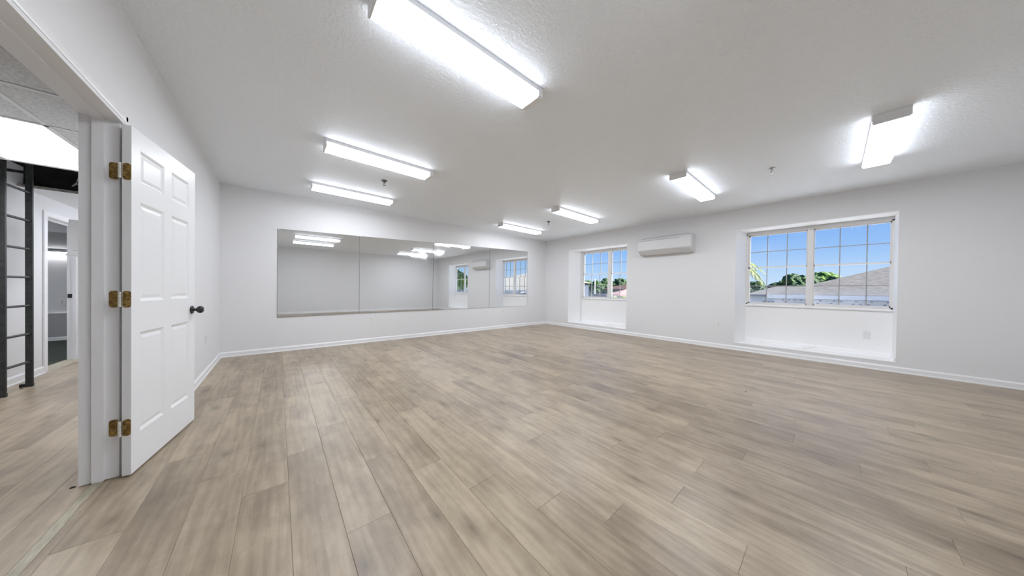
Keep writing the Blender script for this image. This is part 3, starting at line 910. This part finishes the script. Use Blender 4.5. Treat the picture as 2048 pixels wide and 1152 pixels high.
# dropped ceiling with tiles, a troffer and a hatch
ch = struct('ceiling_hall', None, None, 'suspended tile ceiling of the hall')
gx = [HALLX, -1.83, -1.22, XH]
gy = [0.5, 1.13, 1.73, 2.33, 2.93, 3.53]
HX0, HX1, HY0, HY1 = HALLX, -1.0, 4.76, 5.93       # hatch opening
def tile(x0, x1, y0, y1):
    MB().cbox(x0+0.012, x1-0.012, y0+0.012, y1-0.012, HZ+0.002, HZ+0.016, 0.003).build('tile', M['tile'], ch)
for i in range(3):
    for j in range(5): tile(gx[i], gx[i+1], gy[j], gy[j+1])
tile(HALLX, -1.83, 3.53, 4.72); tile(-1.22, XH, 3.53, 4.72)
tb = MB()
for x in (-1.83, -1.22): tb.box(x-0.012, x+0.012, 0.5, 4.72, HZ-0.003, HZ+0.004)
for y in gy[1:] + [4.73]: tb.box(HALLX, XH, y-0.012, y+0.012, HZ-0.003, HZ+0.004)
tb.build('grid_bar', M['tbar'], ch)
MB().box(HALLX, XH, 4.718, HY0, HZ, HZ+0.014).build('hatch_border', M['tbar'], ch)
# plasterboard ceiling beyond the hatch, with its raw cut edge
MB().box(HALLX, XH, HY1+0.004, 7.9, HZ, HZ+0.026).build('board', M['wall'], ch)
MB().box(HALLX, XH, HY1-0.006, HY1+0.004, HZ-0.002, HZ+0.028).build('board_edge', M['edge'], ch)
MB().box(HX1, XH, HY0, HY1-0.006, HZ, HZ+0.05).build('board', M['wall'], ch)
# hatch shaft and the dark loft above
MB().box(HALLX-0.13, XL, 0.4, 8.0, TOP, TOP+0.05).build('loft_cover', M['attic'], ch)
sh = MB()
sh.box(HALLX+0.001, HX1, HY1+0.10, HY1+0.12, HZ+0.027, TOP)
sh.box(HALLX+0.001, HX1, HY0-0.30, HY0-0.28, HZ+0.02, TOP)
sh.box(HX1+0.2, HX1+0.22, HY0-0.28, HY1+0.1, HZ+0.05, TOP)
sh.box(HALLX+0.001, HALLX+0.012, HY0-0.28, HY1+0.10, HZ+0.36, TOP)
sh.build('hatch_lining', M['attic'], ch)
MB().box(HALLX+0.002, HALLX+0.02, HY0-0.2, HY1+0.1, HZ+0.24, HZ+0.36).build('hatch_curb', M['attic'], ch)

tr = thing('troffer_light', 'large white recessed light panel in the hall ceiling', 'light', (-1.525, 4.125, HZ))
MB().box(-0.285, 0.285, -0.575, 0.575, 0.004, 0.006).build('lens', M['troffer'], tr)
fr = MB()
fr.box(-0.303, -0.285, -0.593, 0.593, -0.002, 0.010); fr.box(0.285, 0.303, -0.593, 0.593, -0.002, 0.010)
fr.box(-0.285, 0.285, -0.593, -0.575, -0.002, 0.010); fr.box(-0.285, 0.285, 0.575, 0.593, -0.002, 0.010)
fr.build('frame', M['tbar'], tr)

# loft cables
def cable(name, label, pts, r=0.006, m='cable'):
    return tag(MB().tube(pts, r, 6).build(name, M[m], smooth=True), label, 'cable', 'loose loft cables')
cable('loft_cable', 'thick pale cable curving down inside the ceiling hatch', [(-1.62, 5.95, 2.62), (-1.60, 5.93, 2.52), (-1.63, 5.90, 2.42), (-1.66, 5.90, 2.32), (-1.66, 5.92, 2.27)], 0.007)
cable('loft_cable', 'thin cable bent in a V inside the ceiling hatch', [(-1.86, 5.95, 2.60), (-1.83, 5.93, 2.46), (-1.85, 5.92, 2.34), (-1.88, 5.92, 2.29), (-1.80, 5.90, 2.36), (-1.70, 5.92, 2.36)], 0.005)
cable('loft_cable', 'thin straight cable at the right side of the hatch', [(-1.52, 5.95, 2.62), (-1.50, 5.90, 2.44), (-1.48, 5.90, 2.27)], 0.005)

# ladder
ld = thing('ladder', 'black steel ladder fixed to the hall wall under the ceiling hatch', 'ladder', (-2.055, 5.475, 0))
LA, LB = -0.205, 0.185     # rail centres along y
for yc in (LA, LB):
    rl = MB().cbox(-0.022, 0.022, yc-0.012, yc+0.012, 0.002, 2.44, 0.003).build('rail', M['black'], ld)
    MB().cbox(-0.055, 0.024, yc-0.016, yc+0.016, 0.001, 0.035, 0.003).build('foot', M['black'], rl)
    MB().box(-0.168, -0.020, yc-0.006, yc+0.006, 2.30, 2.33).build('wall_bracket', M['black'], rl)
for k in range(8):
    z = 0.272 + k*0.305
    if z > 2.43: break
    MB().tube([(0.0, LA-0.014, z), (0.0, LB+0.014, z)], 0.0125, 10).build('rung', M['black'], ld, True)

# far room through the second doorway
struct('wall_far_room', MB().box(-4.8, HALLX-0.13, 9.95, 10.1, 0, TOP), M['wall'], 'pale wall of the far room above the chair rail')
struct('wall_far_left', MB().box(-4.8, -4.7, 5.9, 10.1, 0, TOP), M['wall'], 'side wall of the far room')
struct('wall_far_near', MB().box(-4.7, HALLX-0.13, 5.9, 6.0, 0, TOP), M['wall'], 'near wall of the far room')
struct('trim_5', MB().box(-4.7, HALLX-0.131, 9.940, 9.9495, 0.0, 0.52), M['dado'], 'grey lower wall panel of the far room')
struct('trim_6', MB().prism([(9.9495, 0.515), (9.9495, 0.56), (9.925, 0.56), (9.915, 0.545), (9.925, 0.52)], 'x', -4.7, HALLX-0.131), M['trim'], 'white chair rail in the far room')
bb('baseboard_far', 'x', 9.940, -1, -4.7, HALLX-0.131, 'white baseboard of the far room', h=0.07)
struct('ceiling_far_room', MB().box(-4.8, HALLX-0.13, 5.9, 8.1, 2.3, 2.4), M['wall'], 'ceiling of the far room')
struct('ceiling_bulkhead', MB().prism([(8.1, 2.4), (8.1, 1.95), (9.949, 1.80), (9.949, 2.4)], 'x', -4.7, HALLX-0.131), M['greyceil'], 'grey lowered bulkhead in the far room')
sl = thing('strip_light', 'glowing strip light low on the far room wall', 'light', (-3.55, 9.949, 1.715))
MB().cbox(-0.62, 0.62, -0.055, -0.001, 0.028, 0.06, 0.004).build('housing', M['housing'], sl)
MB().tube([(-0.60, -0.032, 0.005), (0.60, -0.032, 0.005)], 0.022, 10).build('tube', M['tube'], sl, True)
hall_fill_lamp = copy_tree(proto[1.21]); hall_fill_lamp.location = (-1.2, 7.1, HZ); hall_fill_lamp.rotation_euler = (0, 0, math.pi/2)  # extra lamp out of view, added to brighten the hall wall
tag(hall_fill_lamp, 'added fluorescent light brightening the hall wall, hidden by the door frame', 'light', 'wraparound fluorescent ceiling lights')
far_fill_lamp = copy_tree(proto[1.21]); far_fill_lamp.location = (-3.6, 7.3, 2.3); far_fill_lamp.rotation_euler = (0, 0, math.pi/2)  # added unseen lamp that lifts the light in the far room
tag(far_fill_lamp, 'added fluorescent light brightening the far room, out of sight past the doorway', 'light', 'wraparound fluorescent ceiling lights')
o = copy_tree(o0); o.location = (-3.27, 9.9495, 0.765); o.rotation_euler = (0, 0, 0)
tag(o, 'white power outlet above the chair rail of the far room', 'outlet', 'wall power outlets')

# hanging emergency light in the hall
em = thing('emergency_light', 'white box-shaped emergency light hanging from the hall ceiling', 'light', (-1.86, 6.20, 0))
mb = MB()
mb.prism([(-0.118, 1.92), (-0.130, 1.62), (-0.100, 1.545), (0.10, 1.545), (0.13, 1.62), (0.118, 1.92)], 'y', -0.05, 0.05)
mb.build('housing', M['plastic'], em)
MB().prism([(-0.155, 1.475), (-0.120, 1.515), (-0.085, 1.535), (0.02, 1.530), (0.02, 1.470)], 'y', -0.045, 0.045).build('lamp_head', M['plastic'], em)
MB().lathe([(0.012, 1.50), (0.012, 1.56)], (-0.02, 0, 0), seg=10).build('swivel', M['plastic'], em)
MB().lathe([(0.010, 1.91), (0.010, HZ-0.012), (0.03, HZ-0.012), (0.03, HZ-0.0005)], (0.03, 0, 0), seg=12).build('stem', M['plastic'], em)

# crumbs of wood on the floor
for (x, y, lab) in ((-0.860, 2.70, 'tiny dark wood chip on the floor beside the door frame'), (-2.07, 5.565, 'tiny dark wood chip on the floor between the ladder feet'), (4.0, 0.62, 'tiny dark speck on the plank floor near the windows')):
    mb = MB()
    for k in range(3):
        mb.cbox(-0.006+k*0.004, 0.004+k*0.005, -0.004+0.002*k, 0.004, 0.0, 0.005+0.002*(k % 2), 0.0015)
    tag(mb.build('wood_chip', M['debris'], loc=(x, y, 0.0005)), lab, 'debris')

# ------------------------------------------------------------------ outside
def pol(az, dist, z=0.0):
    a = math.radians(az)
    return Vector((math.sin(a)*dist, math.cos(a)*dist, z))
GZ = -3.3
M['ground'] = noisecol('ground_grass', srgb(88, 104, 62), srgb(150, 150, 118), 0.6, 0.95)
M['shingle'] = noisecol('grey_shingle', srgb(98, 94, 90), srgb(130, 125, 119), 7.0, 0.9, 0.3, (1, 1, 6))
M['brownroof'] = noisecol('brown_shingle', srgb(84, 58, 50), srgb(112, 82, 70), 5.0, 0.9, 0.3)
M['bounce_top'] = noisecol('white_bounce_surface', (0.86, 0.86, 0.86, 1), (0.92, 0.92, 0.92, 1), 1.5, 0.8)
M['stucco'] = paint('white_stucco', (0.66, 0.66, 0.68), 0.8, 0.1, 30)
M['siding'] = paint('bluegrey_siding', (0.055, 0.068, 0.095), 0.7)
M['hole'] = paint('screen_hole', (0.05, 0.055, 0.06), 0.9)
M['leafd'] = noisecol('dark_leaves', srgb(22, 44, 24), srgb(70, 98, 54), 2.6, 0.8, 0.9)
M['leafl'] = noisecol('bright_leaves', srgb(50, 84, 24), srgb(122, 150, 66), 2.6, 0.8, 0.9)
M['frond'] = noisecol('palm_frond', srgb(90, 108, 54), srgb(160, 168, 112), 6, 0.7)
M['bark'] = noisecol('bark', srgb(88, 76, 62), srgb(142, 128, 108), 8, 0.9)
M['umb'] = paint('pink_canvas', (0.50, 0.30, 0.26), 0.8)
M['pole'] = paint('white_pole_paint', (0.80, 0.80, 0.80), 0.5)
M['bundle'] = paint('dark_rubber', (0.05, 0.05, 0.07), 0.6)

gnd = MB().box(7.6, 120, -60, 90, GZ-0.2, GZ).build('ground', M['ground'])
tag(gnd, 'grassy ground outside the windows', None, None, 'structure')

# neighbouring house with hipped grey roof
EX, EY, EZ, PIT = 13.6, 1.5, 1.055, 0.37
nh = thing('neighbour_house', 'low white house with hipped grey shingle roof outside the near window', 'building', (EX+6, EY-7, GZ))
ox, oy, oz = EX+6, EY-7, GZ
R7 = 6.0
HL = 12.4
corner = [(EX, EY), (EX+2*R7, EY), (EX+2*R7, EY-HL), (EX, EY-HL)]
rid = [(EX+R7, EY-R7), (EX+R7, EY-HL+R7)]
zt = EZ + PIT*R7
def hip(name, mat, thick=0.10):
    V = [(x-ox, y-oy, EZ-oz) for x, y in corner] + [(x-ox, y-oy, zt-oz) for x, y in rid]
    Bt = [(x-ox, y-oy, EZ-thick-oz) for x, y in corner]
    mb = MB().add(V + Bt, [(0,1,4),(1,2,5,4),(2,3,5),(3,0,4,5),(0,1,7,6),(1,2,8,7),(2,3,9,8),(3,0,6,9),(6,7,8,9)])
    return mb.build(name, mat, nh)
hip('roof', M['shingle'])
MB().box(EX-0.10-ox, EX+0.02-ox, EY-HL-oy, EY+0.05-oy, EZ-0.14-oz, EZ-0.01-oz).build('gutter', M['pole'], nh)
MB().box(EX+0.5-ox, EX+2*R7-0.5-ox, EY-HL+0.5-oy, EY-0.5-oy, 0, EZ-0.10-oz).build('wall', M['stucco'], nh)
# pierced screen wall in front, under the eave
scr = MB().box(EX+0.28-ox, EX+0.36-ox, EY-12-oy, EY-0.1-oy, 0.0, EZ-0.16-oz).build('screen_wall', M['stucco'], nh)
hl = MB()
rr = random.Random(3)
for row, z in enumerate((0.86, 0.775, 0.70, 0.62, 0.54)):
    y = EY-0.3 - 0.09*(row % 2)
    while y > EY-4.2:
        if rr.random() < 0.62:
            hl.box(EX+0.2795-0.002-ox, EX+0.2805-ox, y-0.055-oy, y-oy, z-0.018-oz, z+0.016-oz)
        y -= 0.15
hl.build('screen_opening', M['hole'], nh)['kind'] = 'stuff'

# added unseen white roof below the sills, bounces sun into the window recesses
fr_ = thing('bounce_roof', 'added unseen white flat roof bouncing daylight into the window recesses', 'roof', (9.2, 3.0, GZ))
del fr_['category']; fr_['kind'] = 'structure'
MB().box(-1.95, 1.9, -5.6, 6.0, 0, 3.45).build('bounce_base', M['stucco'], fr_)
MB().box(-1.96, 2.0, -5.7, 6.1, 3.45, 3.55).build('bounce_top', M['bounce_top'], fr_)
for a_, b_, c_, d_ in ((1.9, 2.02, -5.72, 6.12), (-1.9, 1.9, -5.72, -5.60), (-1.9, 1.9, 6.0, 6.12)):
    MB().box(a_, b_, c_, d_, 3.551, 3.63).build('bounce_rim', M['pole'], fr_)
# low brown-roofed house farther left
def gable(name, label, c, hx, hy, eave, ridge, roofm, wallm):
    t = thing(name, label, 'building', (c[0], c[1], GZ))
    e, r = eave-GZ, ridge-GZ
    MB().box(-hx+0.3, hx-0.3, -hy+0.3, hy-0.3, 0, e).build('wall', wallm, t)
    MB().add([(-hx,-hy,e),(hx,-hy,e),(hx,hy,e),(-hx,hy,e),(0,-hy+1.5,r),(0,hy-1.5,r),(-hx,-hy,e-0.15),(hx,-hy,e-0.15),(hx,hy,e-0.15),(-hx,hy,e-0.15)],
             [(0,4,5,3),(1,2,5,4),(0,1,4),(2,3,5),(0,1,7,6),(1,2,8,7),(2,3,9,8),(3,0,6,9),(6,7,8,9)]).build('roof', roofm, t)
    for k in (-0.5, 0.0, 0.5):
        wn = MB().box(-hx+0.27, -hx+0.31, k*hy*1.1-0.5, k*hy*1.1+0.5, e-1.6, e-0.5).build('window', M['hole'], t)
        MB().box(-hx+0.25, -hx+0.27, k*hy*1.1-0.02, k*hy*1.1+0.02, e-1.6, e-0.5).build('window_bar', M['pole'], wn)
    return t
gable('bungalow', 'distant low house with flat grey roofline behind the near window', (31.5, 1.2, 0), 3.0, 3.4, 0.95, 1.62, M['shingle'], M['stucco'])
gable('bungalow', 'distant house with brown roof left of the grey roof', (62, 7.2, 0), 3.0, 3.0, 0.9, 1.92, M['brownroof'], M['stucco'])
c = pol(64.2, 24)
gable('bungalow', 'brown-roofed house outside the corner window', (c.x, c.y, 0), 1.6, 1.6, 1.25, 1.75, M['brownroof'], M['brownroof'])
# blue-grey sided house at the left edge of the corner window
c = pol(51.9, 13.5)
sh_ = thing('sided_house', 'blue-grey sided house edge outside the corner window', 'building', (c.x, c.y, GZ), math.radians(10))
MB().box(-1.0, 1.0, -0.62, 0.62, 0, 4.75).build('wall', M['siding'], sh_)
for k in range(14):
    z = 3.2 + k*0.11
    MB().box(-1.012, 1.012, -0.632, 0.632, z, z+0.085).build('siding_board', M['siding'], sh_)
MB().add([(-1.2,-0.8,4.75),(1.2,-0.8,4.75),(1.2,0.8,4.75),(-1.2,0.8,4.75),(0,-0.6,4.9),(0,0.6,4.9)], [(0,1,4),(1,2,5,4),(2,3,5),(3,0,4,5),(3,2,1,0)]).build('roof', M['shingle'], sh_)

# trees
def tree(label, base, top, rad, mat, seed, cat='tree', name='tree'):
    rr = random.Random(seed)
    t = thing(name, label, cat, (base.x, base.y, GZ), 0, 'trees outside the windows')
    H_ = top - GZ
    MB().tube([(0, 0, 0), (0.05, 0.02, H_*0.35), (0.0, 0.05, H_*0.7)], [0.16, 0.13, 0.07], 8).build('trunk', M['bark'], t, True)
    bm = bmesh.new()
    for k in range(11):
        th = rr.random()*6.283; rd = rad*0.62*math.sqrt(rr.random())
        cz = H_ - rad*0.45 - rr.random()*rad*1.1
        if k == 0: th, rd, cz = 0, 0, H_ - rad*0.5
        s_ = rad*(0.38 + 0.22*rr.random())
        mtx = Matrix.Translation((rd*math.cos(th), rd*math.sin(th), cz)) @ Matrix.Diagonal((s_, s_, s_*0.85, 1))
        r_ = bmesh.ops.create_icosphere(bm, subdivisions=3, radius=1.0, matrix=mtx)
        cc = Vector((rd*math.cos(th), rd*math.sin(th), cz))
        for v in r_['verts']:
            v.co += (v.co-cc)*(rr.random()-0.45)*0.38
    me = bpy.data.meshes.new('crown'); bm.to_mesh(me); bm.free()
    me.materials.append(mat)
    link('crown', me, t)
    return t
def topz(el, dist): return CAM_H + el*dist
tl = [  # az, dist, el, radius, mat, label
    (82.0, 44, .029, 1.1, 'leafd', 'low dark tree at the left end of the near window treeline'),
    (84.4, 52, .027, 1.2, 'leafd', 'low dark tree right of the palm in the near window'),
    (85.2, 45, .030, 1.0, 'leafd', 'dark tree in the middle of the near window treeline'),
    (87.0, 36, .049, 1.25, 'leafd', 'round dark tree just left of the near window mullion'),
    (88.9, 46, .050, 1.4, 'leafl', 'bright green round tree just right of the near window mullion'),
    (90.3, 38, .041, 0.95, 'leafd', 'dark tree above the grey roof right of the bright tree'),
    (92.0, 50, .038, 1.2, 'leafd', 'dark tree disappearing behind the grey roof slope'),
    (55.2, 44, .036, 1.5, 'leafd', 'leftmost tree outside the corner window'),
    (57.6, 34, .038, 1.15, 'leafd', 'tree behind the white pole in the corner window'),
    (59.5, 42, .046, 1.6, 'leafd', 'tallest tree outside the corner window left of its mullion'),
    (61.7, 34, .042, 1.0, 'leafd', 'tree above the brown roof in the corner window'),
    (63.6, 44, .034, 1.1, 'leafd', 'small tree right of the brown roof in the corner window'),
    (123.7, 12.6, .12, 1.2, 'leafl', 'large leafy tree seen through the window in the third mirror'),
    (134.0, 16.1, .13, 1.4, 'leafd', 'dark leafy tree seen through the window in the mirror'),
    (138.5, 12.0, .13, 1.1, 'leafd', 'dark tree rightmost outside, seen only in the mirror'),
]
for i, (az, ds, el, rd, mt, lab) in enumerate(tl):
    tree(lab, pol(az, ds), topz(el, ds), rd, M[mt], 20+i)

def palm(label, base, top, n, length, seed, mat='frond'):
    rr = random.Random(seed)
    t = thing('palm', label, 'palm', (base.x, base.y, GZ), 0, 'palms outside the windows')
    H_ = top - GZ
    MB().tube([(0, 0, 0), (0.06, 0, H_*0.5), (0, 0.03, H_)], [0.13, 0.10, 0.09], 10).build('trunk', M['bark'], t, True)
    for k in range(n):
        th = 6.283*k/n + rr.random()*0.3
        up = 0.15 + 0.75*rr.random()
        pts = []
        mb = MB()
        d = Vector((math.cos(th), math.sin(th), 0)); s = Vector((-math.sin(th), math.cos(th), 0))
        prev = None
        for j in range(9):
            u = j/8
            p = Vector((0, 0, H_)) + d*length*u + Vector((0, 0, length*(up*u - 1.15*u*u)))
            w_ = 0.26*length*math.sin(math.pi*min(1, 0.12+u*0.9))
            pts.append((p, w_))
        for j in range(8):
            (p, w0), (q, w1) = pts[j], pts[j+1]
            for sg in (-1, 1):
                a = p; b = p + (q-p)*0.55
                tip = p + (q-p)*1.3 + s*sg*w0 - Vector((0, 0, w0*0.55))
                mb.add([a, b, tip, a+Vector((0,0,0.012))], [(0,1,2),(0,2,3),(1,3,2)])
                a = p + (q-p)*0.5; b = q
                tip = q + (q-p)*0.9 + s*sg*w1 - Vector((0, 0, w1*0.55))
                mb.add([a, b, tip, a+Vector((0,0,0.012))], [(0,1,2),(0,2,3),(1,3,2)])
        mb.tube([p for p, _ in pts], 0.012, 5)
        mb.build('frond', M[mat], t)
    return t
palm('pale palm at the left edge of the near window', pol(79.6, 12.5), topz(.078, 12.5), 18, 0.80, 4)
palm('yellow-green palm outside the right half of the corner window', pol(61.7, 14.5), topz(-.016, 14.5), 14, 1.0, 5)
palm('small yellow-green palm beside the pink umbrella', pol(55.0, 15.8), topz(-.030, 15.8), 12, 0.7, 6)

c = pol(57.3, 19)
pg = tag(MB().lathe([(0.05, 0), (0.035, topz(.036, 19)-GZ), (0.055, topz(.0365, 19)-GZ), (0.04, topz(.039, 19)-GZ)], (0, 0, 0), seg=12).build('flag_pole', M['pole'], loc=(c.x, c.y, GZ), smooth=True), 'thin white pole standing outside the corner window', 'pole')
c = pol(63.3, 12.9)
um = thing('garden_umbrella', 'pink garden umbrella at the right edge of the corner window', 'umbrella', (c.x, c.y, GZ))
uz = topz(.006, 13) - GZ
ub = MB()
pts = [(0, 0, uz)]
for k in range(8):
    th = 6.283*k/8; pts.append((0.75*math.cos(th), 0.75*math.sin(th), uz-0.22))
for k in range(8):
    th = 6.283*k/8; pts.append((0.75*math.cos(th), 0.75*math.sin(th), uz-0.30))
ub.add(pts, [(0, 1+k, 1+(k+1) % 8) for k in range(8)] + [(1+k, 9+k, 9+(k+1) % 8, 1+(k+1) % 8) for k in range(8)])
ub.build('canopy', M['umb'], um)
MB().tube([(0, 0, 0), (0, 0, uz-0.01)], 0.025, 8).build('pole', M['pole'], um)
# dark roll on the outer sill of the corner window
rb = MB()
rb.tube([(7.34, 4.28, 0.925), (7.34, 4.31, 0.955), (7.34, 4.40, 0.965), (7.34, 4.62, 0.962), (7.34, 4.76, 0.95), (7.34, 4.80, 0.92)], [0.02, 0.05, 0.062, 0.060, 0.055, 0.02], 12)
tag(rb.build('rubber_roll', M['bundle'], smooth=True), 'dark roll lying on the outer sill of the corner window', 'roll')
os_ = struct('trim_7', MB().box(7.19, 7.44, 3.35, 5.05, 0.852, 0.872).box(7.19, 7.44, -0.65, 1.18, 0.852, 0.872), M['stucco'], 'outer window sills')
# white slat fence seen in the mirror
fe = thing('slat_fence', 'white slat fence seen through the window in the mirror', 'fence', (9.3, -5.0, GZ), math.radians(62))
for k in range(16):
    MB().box(-0.02, 0.02, -4.5, 3.5, 1.6+k*0.165, 1.6+k*0.165+0.12).build('slat', M['stucco'], fe)
for y in (-4.4, -2.4, -0.4, 1.6, 3.4):
    MB().box(0.02, 0.10, y-0.05, y+0.05, 0, 4.25).build('post', M['stucco'], fe)
